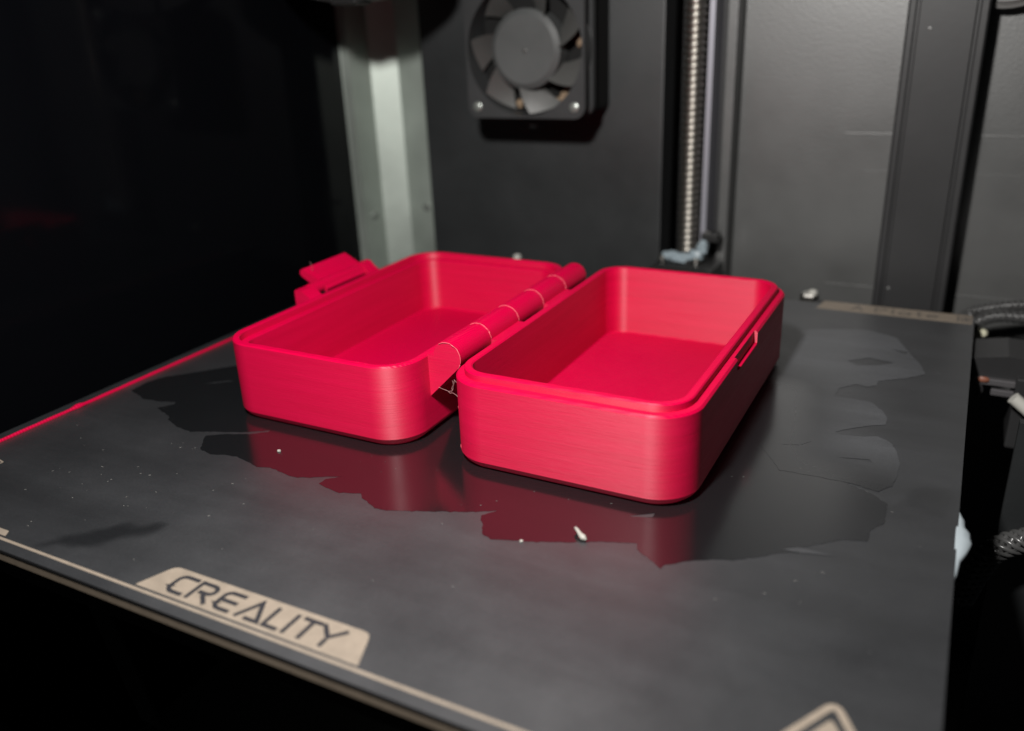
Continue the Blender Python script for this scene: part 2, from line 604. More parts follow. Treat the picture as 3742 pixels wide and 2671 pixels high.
# ================================================================== heated bed and build plate
bed = thing("heated_bed", "heated bed slab with tan front edge under the build plate", "heated bed", (115, 110, -16))
box("slab", (0.6, 229.2, 0.15, 226, -3.0, -0.78), M['tan_edge'], bed, 0.12)
box("insulation", (3, 226, 2.2, 222, -9.0, -3.1), M['bed_dark'], bed, 0.5)
box("carrier_arm", (20, 210, 12, 30, -16, -9.0), M['bed_dark'], bed, 0.8)
box("carrier_arm", (20, 210, 225, 240, -16, -6.0), M['bed_dark'], bed, 0.8)

PW, PD = 230.0, 225.65
plate = thing("build_plate", "dark coated steel build plate smeared with glue under the red box", "build plate", (115, 112, -1))


def soft_poly(poly, x, y):
    """signed distance, negative inside"""
    d = 1e9
    inside = False
    n = len(poly)
    for i in range(n):
        ax, ay = poly[i]
        bx, by = poly[(i + 1) % n]
        ex, ey = bx - ax, by - ay
        t = max(0.0, min(1.0, ((x - ax) * ex + (y - ay) * ey) / (ex * ex + ey * ey + 1e-9)))
        d = min(d, math.hypot(x - ax - t * ex, y - ay - t * ey))
        if (ay > y) != (by > y) and x < ex * (y - ay) / (by - ay + 1e-12) + ax:
            inside = not inside
    return -d if inside else d


def sst(a, b, x):
    t = max(0.0, min(1.0, (x - a) / (b - a)))
    return t * t * (3 - 2 * t)


SMEAR = [(59.1, 4.1), (63.0, 10.0), (67.5, 14.9), (70.2, 17.9), (75.5, 20.6), (80.2, 22.4), (77.9, 16.7), (73.6, 13.4), (70.9, 8.1), (62.5, 5.6)]


DARK2 = [(218.9, 95.5), (220.1, 99.6), (222.9, 103.0), (225.9, 103.6), (228.6, 101.5), (229.2, 96.4), (228.2, 91.3), (225.4, 90.4), (221.9, 91.4), (219.4, 92.3)]
SMUDGE = [(212, 40), (220, 47), (224, 44), (217, 37)]


def film_and_falloff(x, y):
    w = mnoise.noise(Vector((x * 0.25, y * 0.25, 0))) * 1.2
    fl = 1.0
    fl *= 1 - 0.62 * (1 - sst(-1.6, 1.2, soft_poly(SMEAR, x, y) + w))
    fl *= 1 - 0.40 * (1 - sst(-2.2, 1.4, soft_poly(DARK2, x, y) + w))
    fl *= 1 - 0.22 * (1 - sst(-3, 3, soft_poly(SMUDGE, x, y) + w))
    fl *= 0.70 + 0.30 * sst(40, 120, x)  # left side darkened, light falloff put into the film amount
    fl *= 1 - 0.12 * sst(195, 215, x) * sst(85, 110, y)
    fl *= 1 - 0.30 * sst(172, 212, x + w * 4) * (1 - sst(85, 110, y))  # front right darkened too, to deepen the falloff
    return fl


def with_attr(o, values):
    a = o.data.attributes.new("film", 'FLOAT', 'POINT')
    a.data.foreach_set("value", values)


nx, ny = 153, 150
v, f, vals = [], [], []
for j in range(ny + 1):
    for i in range(nx + 1):
        x, y = PW * i / nx, PD * j / ny
        v.append((x, y, 0.0))
        vals.append(film_and_falloff(x, y))
for j in range(ny):
    for i in range(nx):
        a = j * (nx + 1) + i
        f.append((a, a + 1, a + nx + 2, a + nx + 1))
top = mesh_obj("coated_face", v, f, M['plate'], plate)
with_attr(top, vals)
box("sheet", (0, PW, 0, PD, -0.75, -0.02), M['sheet_edge'], plate)
v, f = prism_vf([(178, PD), (180.5, 229.0), (228.8, 229.0), (229.8, 228.0), (229.8, PD)], -0.75, -0.01, 'z')
mesh_obj("tab", v, f, M['sheet_edge'], plate)

# --- clean wiped patch with a crisp ragged edge
PATCH = [(24.1, 97.6), (17.1, 89.5), (10.3, 82.3), (8.6, 77.3), (9.1, 70.6), (17.7, 67.6), (23.5, 68.1), (28.6, 69.6), (29.6, 68.5),
         (26.9, 64.5), (35.5, 61.6), (36.4, 60.2), (42.9, 57.8), (48.0, 57.3), (53.1, 59.4), (61.1, 62.3), (67.4, 66.3), (67.7, 65.4),
         (63.9, 62.5), (57.6, 59.8), (53.7, 57.0), (55.4, 54.6), (58.4, 50.8), (63.0, 49.8), (66.7, 51.0), (70.1, 51.5), (74.1, 50.8),
         (78.7, 49.5), (82.0, 50.6), (87.1, 49.6), (90.5, 49.3), (93.4, 50.2), (101.1, 54.3), (98.4, 51.5), (98.0, 49.2), (100.9, 48.4),
         (105.2, 47.8), (109.9, 49.5), (111.4, 48.1), (114.1, 46.9), (116.6, 45.7), (119.6, 45.9), (127.6, 49.1), (136.2, 52.6),
         (141.9, 55.8), (139.6, 52.8), (140.4, 51.1), (141.7, 49.6), (143.1, 46.7), (145.9, 45.6), (147.9, 46.2), (154.1, 48.3),
         (161.7, 51.4), (166.5, 53.9), (173.4, 56.3), (174.2, 54.5), (175.8, 53.0), (177.6, 52.1), (179.2, 51.0), (180.4, 50.1),
         (180.7, 51.7), (182.4, 52.9), (184.5, 54.8), (188.3, 57.1), (192.1, 58.5), (195.6, 60.9), (199.7, 64.6), (202.9, 66.0), (203.1, 68.2),
         (209.7, 74.1), (214.4, 75.6), (214.5, 79.9), (216.7, 83.9), (216.5, 91.7), (213.7, 94.6), (207.7, 97.5), (203, 112), (190, 150),
         (150, 152), (60, 130), (48, 122)]
HOLES = [[(168.4, 65.2), (173.0, 68.5), (173.1, 66.9), (170.4, 65.7)], [(26, 83), (31, 87.5), (33.5, 88.5), (29, 84.5)]]


def ragged(poly, step=0.9, amp=0.28):
    out = []
    n = len(poly)
    for i in range(n):
        a, b = Vector(poly[i]), Vector(poly[(i + 1) % n])
        L = (b - a).length
        k = max(1, int(L / step))
        if L > 25:
            k = 6
        nrm = Vector((-(b - a).y, (b - a).x)).normalized()
        for q in range(k):
            p = a.lerp(b, q / k)
            j = amp * (mnoise.noise(Vector((p.x * 0.9, p.y * 0.9, 3))) * 1.4 + random.uniform(-0.25, 0.25))
            out.append(p + nrm * j)
    return out


def film_patch(x, y):
    return 0.04 + 0.22 * sst(186, 212, x)


def sheet_of_film(name, poly, holes, film, z, gx=3.0, amp=0.28):
    """thin skin with a ragged outline; film(x, y) gives how much glue it carries"""
    loops = [ragged(poly, 0.9, amp)] + [ragged(h, 0.8, 0.1) for h in holes]
    cv, ce = [], []
    for lp in loops:
        n0 = len(cv)
        cv += lp
        ce += [(n0 + i, n0 + (i + 1) % len(lp)) for i in range(len(lp))]
    xs, ys = [p[0] for p in poly], [p[1] for p in poly]
    for i in range(int((max(xs) - min(xs)) / gx)):
        for j in range(int((max(ys) - min(ys)) / gx)):
            x, y = min(xs) + i * gx + random.uniform(-0.5, 0.5), min(ys) + j * gx + random.uniform(-0.5, 0.5)
            if soft_poly(poly, x, y) < -1.5 and all(soft_poly(h, x, y) > 1 for h in holes):
                cv.append(Vector((x, y)))
    rv, _e, rf, _a, _b, _c = geometry.delaunay_2d_cdt([Vector(p) for p in cv], ce, [], 0, 1e-4)
    P2 = [tuple(p) for p in loops[0]]
    H2 = [[tuple(p) for p in l] for l in loops[1:]]
    keep = []
    for t in rf:
        c = sum((rv[i] for i in t), Vector((0, 0))) / 3
        if soft_poly(P2, c.x, c.y) < 0 and all(soft_poly(h, c.x, c.y) > 0 for h in H2):
            keep.append(tuple(t))
    o = mesh_obj(name, [(p.x, p.y, z) for p in rv], keep, M['plate'], plate)
    with_attr(o, [film(p.x, p.y) for p in rv])
    if o.data.polygons[0].normal.z < 0:
        o.data.flip_normals()
    return o


patch = sheet_of_film("wiped_patch", PATCH, HOLES, film_patch, 0.05)
patch["label"] = "clean glossy wiped patch with ragged glue edge"
if top.data.polygons[0].normal.z < 0:
    top.data.flip_normals()

# --- thicker glue smear right of the box with scalloped outer edge
LIGHT = [(175.3, 191.0), (187.2, 198.2), (200.0, 202.2), (208.7, 197.9), (213.3, 185.3), (217.3, 176.2), (218.6, 169.2), (214.9, 165.2),
         (207.4, 159.7), (207.3, 156.2), (204.8, 154.0), (202.2, 155.3), (198.1, 150.1), (198.1, 144.4), (203.6, 144.5), (207.5, 144.0),
         (210.7, 139.1), (212.1, 135.7), (212.2, 131.4), (209.2, 129.6), (203.9, 125.4), (201.4, 122.5), (203.0, 121.3), (207.2, 122.2),
         (211.2, 123.9), (214.2, 121.7), (216.0, 117.2), (217.2, 111.2), (217.1, 104.9), (216.6, 100.2), (214.2, 96.3), (210.3, 97.4),
         (207.6, 97.8), (201.0, 97.9), (193.0, 97.5), (186.0, 108.5), (181.0, 137.8), (178.0, 153.5)]
LHOLES = [[(197.5, 172.1), (202.9, 177.0), (209.9, 175.3), (206.1, 171.6), (200.4, 169.4)], [(208.0, 186.5), (213.0, 185.9), (212.4, 183.9)],
          [(204.0, 109.1), (210.6, 110.8), (211.4, 109.5), (207.5, 108.9)], [(190.1, 110.5), (194.6, 111.6), (197.2, 115.3), (195.2, 112.0)]]
SOFT = [(181, 140), (186, 108), (193, 97), (201, 97), (212, 95)]


def film_light(x, y):
    d = 1e9
    for i in range(len(SOFT) - 1):
        a, b = Vector(SOFT[i]), Vector(SOFT[i + 1])
        e = b - a
        t = max(0, min(1, (Vector((x, y)) - a).dot(e) / e.length_squared))
        d = min(d, (Vector((x, y)) - a - e * t).length)
    return (film_patch(x, y) + 1.9 * sst(0.0, 30.0, d)) * (1 + 0.25 * sst(150, 185, y))


gs_ = sheet_of_film("glue_smear", LIGHT, LHOLES, film_light, 0.09)
sheet_of_film("glue_smear", [(199.4, 65.9), (202.6, 67.9), (209.5, 67.9), (202.9, 66.2)], [], lambda x, y: 1.5, 0.09, 3.0, 0.1)

# --- prints on the plate
def flat(name, pts, z, material, parent):
    v, f = prism_vf(pts, z - 0.03, z, 'z')
    return mesh_obj(name, v, f, material, parent)


def round_poly(pts, r, n=5):
    out = []
    m_ = len(pts)
    for i in range(m_):
        p = Vector(pts[i])
        rr = r[i] if isinstance(r, (list, tuple)) else r
        if rr <= 0:
            out.append(tuple(p))
            continue
        a = (Vector(pts[i - 1]) - p).normalized()
        b = (Vector(pts[(i + 1) % m_]) - p).normalized()
        p0, p1 = p + a * rr, p + b * rr
        for k in range(n + 1):
            t = k / n
            out.append(tuple((1 - t) ** 2 * p0 + 2 * t * (1 - t) * p + t * t * p1))
    return out


def stroke(path, w, closed=False):
    path = [Vector(p) for p in path]
    n = len(path)
    L, R = [], []
    for i, p in enumerate(path):
        if closed:
            t0 = (p - path[i - 1]).normalized()
            t1 = (path[(i + 1) % n] - p).normalized()
        else:
            t0 = (p - path[i - 1]).normalized() if i else (path[1] - p).normalized()
            t1 = (path[i + 1] - p).normalized() if i < n - 1 else t0
        n0, n1 = Vector((-t0.y, t0.x)), Vector((-t1.y, t1.x))
        mn = (n0 + n1).normalized()
        k = w / 2 / max(0.35, mn.dot(n0))
        L.append(p + mn * k)
        R.append(p - mn * k)
    return L, R


def stroke_vf(path, w, z, closed=False, th=0.03):
    L, R = stroke(path, w, closed)
    n = len(L)
    v = [(p.x, p.y, z) for p in L] + [(p.x, p.y, z) for p in R] + [(p.x, p.y, z - th) for p in L] + [(p.x, p.y, z - th) for p in R]
    f = []
    rng = range(n) if closed else range(n - 1)
    for i in rng:
        j = (i + 1) % n
        f += [(i, j, n + j, n + i), (2 * n + i, 3 * n + i, 3 * n + j, 2 * n + j), (i, 2 * n + i, 2 * n + j, j), (n + i, n + j, 3 * n + j, 3 * n + i)]
    if not closed:
        f += [(0, n, 3 * n, 2 * n), (n - 1, 3 * n - 1, 4 * n - 1, 2 * n - 1)]
    return v, f


def arc(cx, cy, rx, ry, a0, a1, n=6):
    return [(cx + rx * math.cos(math.radians(a0 + (a1 - a0) * k / n)), cy + ry * math.sin(math.radians(a0 + (a1 - a0) * k / n))) for k in range(n + 1)]


def write(strokes, w, z, material, parent, name="letter"):
    v, f = [], []
    for i, s in enumerate(strokes):
        sv, sf = stroke_vf(s, w, z + 0.012 * i)
        add((v, f), sv, sf)
    return mesh_obj(name, v, f, material, parent)


box("front_line", (1, 229, 2.5, 3.2, 0.005, 0.04), M['tan'], plate)
badge = flat("name_badge", round_poly([(90.4, 3.75), (143.8, 3.75), (140.9, 11.4), (93.3, 11.4)], [0.2, 0.2, 1.6, 1.6]), 0.05, M['tan'], plate)
badge["label"] = "tan badge printed with dark lettering"
y0, y1, ym = 5.1, 9.7, 7.4
lw = 0.92
LET = [
    [[(101.6, y1), (98.6, y1)] + arc(98.6, y1 - 1.4, 1.5, 1.4, 100, 180, 4) + [(97.1, y0 + 1.4)] + arc(98.6, y0 + 1.4, 1.5, 1.4, 180, 260, 4) + [(98.7, y0), (101.3, y0)]],
    [[(102.6, y0 - 0.35), (102.6, y1), (105.6, y1)] + arc(105.6, y1 - 1.2, 1.3, 1.2, 80, -80, 6) + [(105.5, y1 - 2.4), (103.6, y1 - 2.4)], [(105.0, y1 - 2.75), (107.4, y0 - 0.35)]],
    [[(113.7, y1), (110.6, y1)] + arc(110.6, y1 - 1.3, 1.4, 1.3, 100, 180, 4) + [(109.2, y0 + 1.3)] + arc(110.6, y0 + 1.3, 1.4, 1.3, 180, 260, 4) + [(110.7, y0), (113.4, y0)], [(109.7, ym), (113.4, ym)]],
    [[(115.0, y0 - 0.35), (117.6, y1 + 0.1), (120.2, y0), (117.0, y0)]],
    [[(121.6, y1 + 0.35), (121.6, y0), (124.9, y0)]],
    [[(126.2, y1 + 0.35), (126.2, y0 - 0.35)]],
    [[(127.5, y1), (131.8, y1)], [(129.8, y1 - 0.42), (129.8, y0 - 0.35)]],
    [[(132.0, y1 + 0.3), (134.6, ym - 0.1), (137.2, y1 + 0.3)], [(134.6, ym - 0.6), (134.6, y0 - 0.35)]],
]
for s in LET:
    write(s, lw, 0.09, M['ink'], badge)

# second badge end and small outline mark at the far left of the plate
flat("corner_badge", round_poly([(20, 3.75), (50.0, 3.75), (48.9, 5.4), (20, 5.4)], [0, 0.2, 0.4, 0]), 0.05, M['tan'], plate)
v, f = stroke_vf(round_poly([(8.5, 23.0), (16.2, 23.6), (16.7, 25.2), (8.5, 26.4)], 0.6, 3), 0.45, 0.05, True)
mesh_obj("outline_mark", v, f, M['tan'], plate)

# warning triangle near the front right corner
tri = [(215.4, 28.4), (208.4, 16.3), (222.4, 16.3)]
v, f = stroke_vf(round_poly(tri, 2.2, 6), 1.25, 0.05, True)
wt = mesh_obj("warning_triangle", v, f, M['tan'], plate)
flat("symbol", round_poly([(215.4, 24.9), (211.6, 18.4), (219.2, 18.4)], 1.0, 4), 0.05, M['tan'], wt)

# tan strip with faded lettering at the back
strip = flat("back_strip", [(180.6, 219.4), (229.4, 219.4), (229.4, 228.6), (182.0, 228.6)], 0.05, M['tan'], plate)
strip["label"] = "tan strip with faded lettering"
b0, b1 = 221.6, 226.6
BL = [
    [[(191.8, b0), (193.6, b1), (195.4, b0)], [(192.7, b0 + 1.6), (194.5, b0 + 1.6)]],
    [[(199.6, b0), (199.6, b1), (201.6, b1)] + arc(201.6, b1 - 1.2, 1.3, 1.2, 80, -80, 5) + [(201.5, b1 - 2.4), (200.3, b1 - 2.4)]],
    [[(205.1, b1), (205.1, b0)]],
    [arc(208.6, b0 + 1.6, 1.5, 1.5, 20, 340, 10), [(210.4, b0 + 3.2), (210.4, b0)]],
    [[(213.2, b1), (213.2, b0 + 0.4), (214.3, b0)], [(212.3, b0 + 3.4), (214.4, b0 + 3.4)]],
    [[(216.0, b0 + 1.8), (219.0, b0 + 1.8)] + arc(217.5, b0 + 1.7, 1.6, 1.6, 10, 310, 9)],
    [[(225.2, b0 - 0.6), (225.2, b1 + 0.4)]],
]
for s in BL:
    write(s, 0.6, 0.09, M['ink_faded'], strip)
v, f = stroke_vf([(226.3, b0 - 0.4), (228.7, b0 - 0.4), (228.7, b1), (226.3, b1)], 0.5, 0.09, True)
mesh_obj("square_mark", v, f, M['ink_faded'], strip)
flat("square_mark", [(227.0, b0 + 0.6), (228.1, b0 + 0.6), (228.1, b1 - 0.9), (227.0, b1 - 0.9)], 0.1, M['ink_faded'], strip)

# ================================================================== red purge line along the plate's left edge
path, rad = [], []
for k in range(90):
    y = 12 + (205 - 12) * k / 89
    path.append((4.9 + 0.06 * math.sin(y * 0.13) + 0.4 * (y / 200), y, 0.30))
    b_ = 0.45 * math.exp(-((y - 55.5) / 1.2) ** 2)
    rad.append(0.52 + 0.03 * math.sin(y * 0.7) + b_)
v, f = tube_vf(path, rad, 8)
v = [(x, y, max(0.02, z)) for x, y, z in v]
pl = mesh_obj("purge_line", v, f, M['red'], None, True, 60)
tag(pl, "thin red plastic line laid along the left edge of the build plate", "plastic line")

# ================================================================== THE RED BOX
H = 21.9
RX1, RX2, LX1, LX2 = 120.3, 179.6, 49.6, 108.9
Y1, Y2, RC, CH, WT = 69.7, 170.9, 10.0, 2.0, 4.0
bx = thing("hinged_box", "open red printed box of two shallow trays hinged in the middle", "hinged box", (114.6, 120.3, 0))


def tray(name, x1, x2, prof):
    """loft of inset rounded rectangles; prof = [(inset, z), ...], closed by a face at each end"""
    n = 14
    rings = [[(px, py, z) for px, py in rrect(x1 + ins, x2 - ins, Y1 + ins, Y2 - ins, max(0.8, RC - ins), n)] for ins, z in prof]
    m_ = len(rings[0])
    v, f = [p for r in rings for p in r], []
    for i in range(len(rings) - 1):
        for k in range(m_):
            k2 = (k + 1) % m_
            f.append((i * m_ + k, i * m_ + k2, (i + 1) * m_ + k2, (i + 1) * m_ + k))
    f.append(tuple(range(m_)))
    f.append(tuple(range((len(rings) - 1) * m_, len(rings) * m_)))
    return mesh_obj(name, v, f, M['red'], bx, True, 28)


lid = tray("lid_tray", LX1, LX2, [(CH, 0.0), (CH * 0.42, CH * 0.5), (0, CH * 1.15), (0, H - 0.35), (0.3, H), (1.75, H), (1.95, H - 0.25), (2.0, H - 2.0),
                                  (3.75, H - 2.0), (WT, H - 2.25), (WT, 2.5), (WT + 0.5, 2.0)])
base = tray("base_tray", RX1, RX2, [(CH, 0.0), (CH * 0.42, CH * 0.5), (0, CH * 1.15), (0, H - 0.5), (0.45, H), (2.0, H), (2.0, H + 1.5), (2.3, H + 1.8), (3.6, H + 1.8),
                                    (WT, H + 1.5), (WT, 2.3), (WT + 0.3, 2.0)])
# catch notch cut in the outer wall of the base
ncut = mesh_obj("cutter", *box_vf(RX2 - 0.9, RX2 + 2, 107.8, 128.2, 18.7, H + 0.6), M['red'], bx)
md = base.modifiers.new("notch", 'BOOLEAN')
md.operation = 'DIFFERENCE'
md.object = ncut
md.solver = 'EXACT'
bpy.context.view_layer.update()
dg = bpy.context.evaluated_depsgraph_get()
nm = bpy.data.meshes.new_from_object(base.evaluated_get(dg))
base.modifiers.clear()
base.data = nm
nm.polygons.foreach_set("use_smooth", [True] * len(nm.polygons))
nm.set_sharp_from_angle(angle=math.radians(28))
bpy.data.objects.remove(ncut)
cl = box("catch_lip", (RX2 - 0.6, RX2 + 0.18, 109.0, 127.8, 18.4, 18.75), M['red'], bx, 0.2)

# hinge knuckles
HX, HR = 114.6, 3.9
YK = [82.0, 97.5, 113.2, 128.8, 144.4, 160.0]


def arc_prof(side):
    s = -1 if side < 0 else 1
    pts = []
    for k in range(19):
        a = math.radians(180 - 225 * k / 18)
        x = HR * math.cos(a)
        pts.append((HX + (x if s < 0 else -x), H + HR * math.sin(a)))
    wall = LX2 - 0.6 if s < 0 else RX1 + 0.6
    x, z = pts[-1]
    pts.append((wall, z - abs(x - wall)))
    pts.append((wall, H - 0.05))
    return pts


for i in range(5):
    s = -1 if i % 2 == 0 else 1
    v, f = prism_vf(arc_prof(s), YK[i] + 0.12, YK[i + 1] - 0.12, 'y')
    kn = mesh_obj("hinge_knuckle", v, f, M['red'], bx, True, 30)
    # pale stretched edge where two knuckles part
    n = 26
    a0, a1 = (0 if i else -40), 125
    pth = []
    for k in range(n + 1):
        a = math.radians(a0 + (a1 - a0) * k / n)
        r = HR + 0.02 + 0.05 * mnoise.noise(Vector((k * 0.5, i * 7, 0)))
        pth.append((HX + r * math.cos(a), YK[i] + 0.22 * mnoise.noise(Vector((k * 0.35, i * 3, 5))), H + r * math.sin(a)))
    rr = [0.10 + 0.10 * mnoise.noise(Vector((k * 0.6, i, 9))) for k in range(n + 1)]
    rr[0] = rr[-1] = 0.04
    v, f = tube_vf(pth, rr, 6)
    mesh_obj("pale_edge", v, f, M['red_pale'], kn, True, 60)

# pin core inside the knuckles
v, f = tube_vf([(HX, YK[0] + 1, H), (HX, YK[-1] - 1, H)], 2.4, 16)
mesh_obj("hinge_pin", v, f, M['red'], bx, True)

# latch on the lid's outer wall
la = bpy.data.objects.new("latch", None)
COL.objects.link(la)
la.parent = bx
la.empty_display_size = 0.005
lug = [(49.8, 13.0), (46.6, 17.0), (43.6, 20.6), (43.0, 22.8), (43.6, 24.3), (44.8, 24.9), (46.4, 24.6), (47.6, 23.2), (49.8, 21.6)]
lug2 = [(49.8, 13.0), (44.2, 18.6), (43.7, 19.6), (43.7, 23.6), (44.0, 24.1), (46.6, 24.1), (47.0, 23.7), (49.8, 21.6)]
for (ya, yb, lg) in ((108.2, 113.8, lug2), (138.8, 143.8, lug)):
    v, f = prism_vf(lg, ya, yb, 'y')
    mesh_obj("lug", v, f, M['red'], la, True, 40)
v, f = tube_vf([(45.2, 113.4, 22.6), (45.2, 139.0, 22.6)], 2.0, 16)
mesh_obj("barrel", v, f, M['red'], la, True)
fl = [(47.5, 20.9), (47.9, 22.0), (47.0, 23.2), (38.6, 27.5), (37.6, 27.0), (37.3, 25.9), (38.0, 25.0), (43.6, 21.6)]
v, f = prism_vf(fl, 118.6, 140.2, 'y')
mesh_obj("flap", v, f, M['red'], la, True, 40)

# wisps of stringing
WISPS = [
    [(112.6, 80.4, 14.5), (113.7, 80.2, 14.3), (114.8, 80, 14.2), (115.7, 80, 14.0), (116.3, 80, 13.6), (117.2, 79.8, 13.7), (120.6, 78.5, 12.6)],
    [(115.9, 80, 14.0), (116.8, 80, 14.3), (116.7, 80, 15.0), (117.4, 80, 16.1), (117.4, 80, 17.3), (120.9, 78.0, 16.5)],
    [(116.4, 80, 13.5), (117.0, 80, 14.6), (117.2, 80, 15.6), (117.0, 80, 17.0)],
    [(40.4, 121.0, 26.4), (41.0, 120.7, 27.8), (41.0, 120.4, 28.8), (40.6, 120.2, 29.6)],
]
for k, w in enumerate(WISPS):
    pts = []
    for i in range(len(w) - 1):
        for q in range(4):
            p = Vector(w[i]).lerp(Vector(w[i + 1]), q / 4)
            pts.append(p + Vector((mnoise.noise(p * 0.9), mnoise.noise(p * 0.9 + Vector((9, 0, 0))), mnoise.noise(p * 0.9 + Vector((0, 9, 0))))) * 0.25)
    pts.append(Vector(w[-1]))
    v, f = tube_vf(pts, [0.055 + 0.05 * mnoise.noise(Vector((i * 0.4, k, 0))) for i in range(len(pts))], 5)
    mesh_obj("stringing_wisp", v, f, M['wisp'], bx, True)
# little nicks on the front left corner of the base
for (z, a) in ((13.2, 205), (7.2, 197), (6.4, 199), (3.4, 214)):
    cxn, cyn = RX1 + RC, Y1 + RC
    p0 = Vector((cxn + RC * math.cos(math.radians(a)), cyn + RC * math.sin(math.radians(a)), z))
    p1 = Vector((cxn + RC * math.cos(math.radians(a + 5)), cyn + RC * math.sin(math.radians(a + 5)), z - 0.6))
    v, f = tube_vf([p0, p0.lerp(p1, 0.5), p1], [0.04, 0.12, 0.04], 5)
    mesh_obj("nick", v, f, M['red_pale'], bx, True)

# ================================================================== crumbs and dust on the plate
v, f = [], []
pp = [(161.0, 55.6, 0.5), (160.7, 54.9, 1.1), (161.4, 54.2, 1.3), (162.4, 53.6, 0.7), (163.2, 53.0, 0.7), (164.0, 52.7, 0.5)]
tv, tf = tube_vf(pp, [0.25, 0.38, 0.35, 0.55, 0.7, 0.2], 8)
c1 = mesh_obj("plastic_crumb", tv, tf, M['crumb'], None, True, 70)
tag(c1, "curled white plastic crumb in front of the nearer tray", "crumb")
v, f = blob_vf((78.2, 58.0, 0.25), (0.55, 0.4, 0.3), 3, 0.5)
c2 = mesh_obj("plastic_crumb", v, f, M['crumb'], None, True)
tag(c2, "tiny pale crumb in front of the lid tray's middle", "crumb")
v, f = blob_vf((152.0, 47.4, 0.2), (0.4, 0.3, 0.25), 5, 0.5)
c3 = mesh_obj("plastic_crumb", v, f, M['crumb'], None, True)
tag(c3, "small round pale crumb on the ragged glue edge beside the curled crumb", "crumb")

SP = [(23.4, 42.5), (35.0, 40.2), (48.8, 50.2), (52.8, 49.4), (42.9, 33.9), (45.9, 31.1), (50.3, 30.4), (50.4, 29.4), (51.2, 37.5), (54.6, 35.4),
      (63.0, 39.0), (60.8, 26.1), (63.5, 23.2), (64.5, 23.5), (49.2, 20.7), (50.8, 8.5), (49.9, 9.9), (83.3, 9.4), (79.2, 40.9), (65.4, 30.6),
      (77.3, 36.7), (84.8, 28.1)]
SP += [(random.uniform(15, 120), random.uniform(12, 62)) for _ in range(34)]
SP += [(random.uniform(120, 226), random.uniform(20, 110)) for _ in range(60)]
SP += [(random.uniform(184, 227), random.uniform(90, 210)) for _ in range(35)]
SP += [(random.uniform(100, 124), random.uniform(58, 72)) for _ in range(16)]
v, f = [], []
for i, (x, y) in enumerate(SP):
    if LX1 - 1 < x < RX2 + 1 and y > Y1 - 0.5:
        continue
    s = (0.14 if i < 22 else 0.045 + 0.11 * random.random() ** 2)
    el = random.uniform(1, 2.6)
    an = random.uniform(-0.4, 1.2)
    bv, bf = blob_vf((0, 0, 0), (s * el, s * 0.7, s * 0.35), i, 0.5, 1)
    bv = [(x + p[0] * math.cos(an) - p[1] * math.sin(an), y + p[0] * math.sin(an) + p[1] * math.cos(an), 0.08 + p[2]) for p in bv]
    add((v, f), bv, bf)
d = mesh_obj("dust_specks", v, f, M['dust'], None, True)
tag(d, "pale dust specks scattered over the build plate", "dust")
d["kind"] = "stuff"

# glue dripping off the right edge
GL = [(95.0, 0.4), (92.0, 1.4), (89.5, 1.5), (87.4, 2.6), (84.2, 2.7), (79.9, 2.1), (76.5, 1.0), (72.6, 0.7), (69.5, 0.2)]
v, f = [], []
ring = 10
for (y, w) in GL:
    for k in range(ring):
        a = 2 * math.pi * k / ring
        v.append((229.9 + w * max(-0.1, math.cos(a)), y, -0.9 + (0.7 + 0.12 * w) * math.sin(a)))
for i in range(len(GL) - 1):
    for k in range(ring):
        k2 = (k + 1) % ring
        f.append((i * ring + k, i * ring + k2, (i + 1) * ring + k2, (i + 1) * ring + k))
f += [tuple(range(ring)), tuple(range((len(GL) - 1) * ring, len(GL) * ring))]
gl = mesh_obj("glue_drip", v, f, M['glue'], None, True, 70)
tag(gl, "dried bluish white glue bulging over the right edge of the plate", "glue")

# ================================================================== hardware behind and beside the plate
v, f = [], []
bolt = thing("bed_screw", "shiny bed screw head poking up behind the nearer tray's corner", "screw", (175, 240, -6), "bed screws behind the plate")
v, f = disc_vf((175, 240, -1.2), 3.4, -4.0, 'z', 6, 0.0)
mesh_obj("hex_head", v, f, M['steel'], bolt)
v, f = disc_vf((176.2, 239.2, 0.2), 1.6, -1.6, 'z', 14, -0.5)
mesh_obj("tip", v, f, M['white'], bolt, True)
b2 = bolt.copy()
COL.objects.link(b2)
b2.location = Vector((53.0, 236, -2.0)) * MM
b2["label"] = "shiny bed screw head peeping over the lid tray's back rim"
for ch in list(bolt.children):
    c = ch.copy()
    COL.objects.link(c)
    c.parent = b2


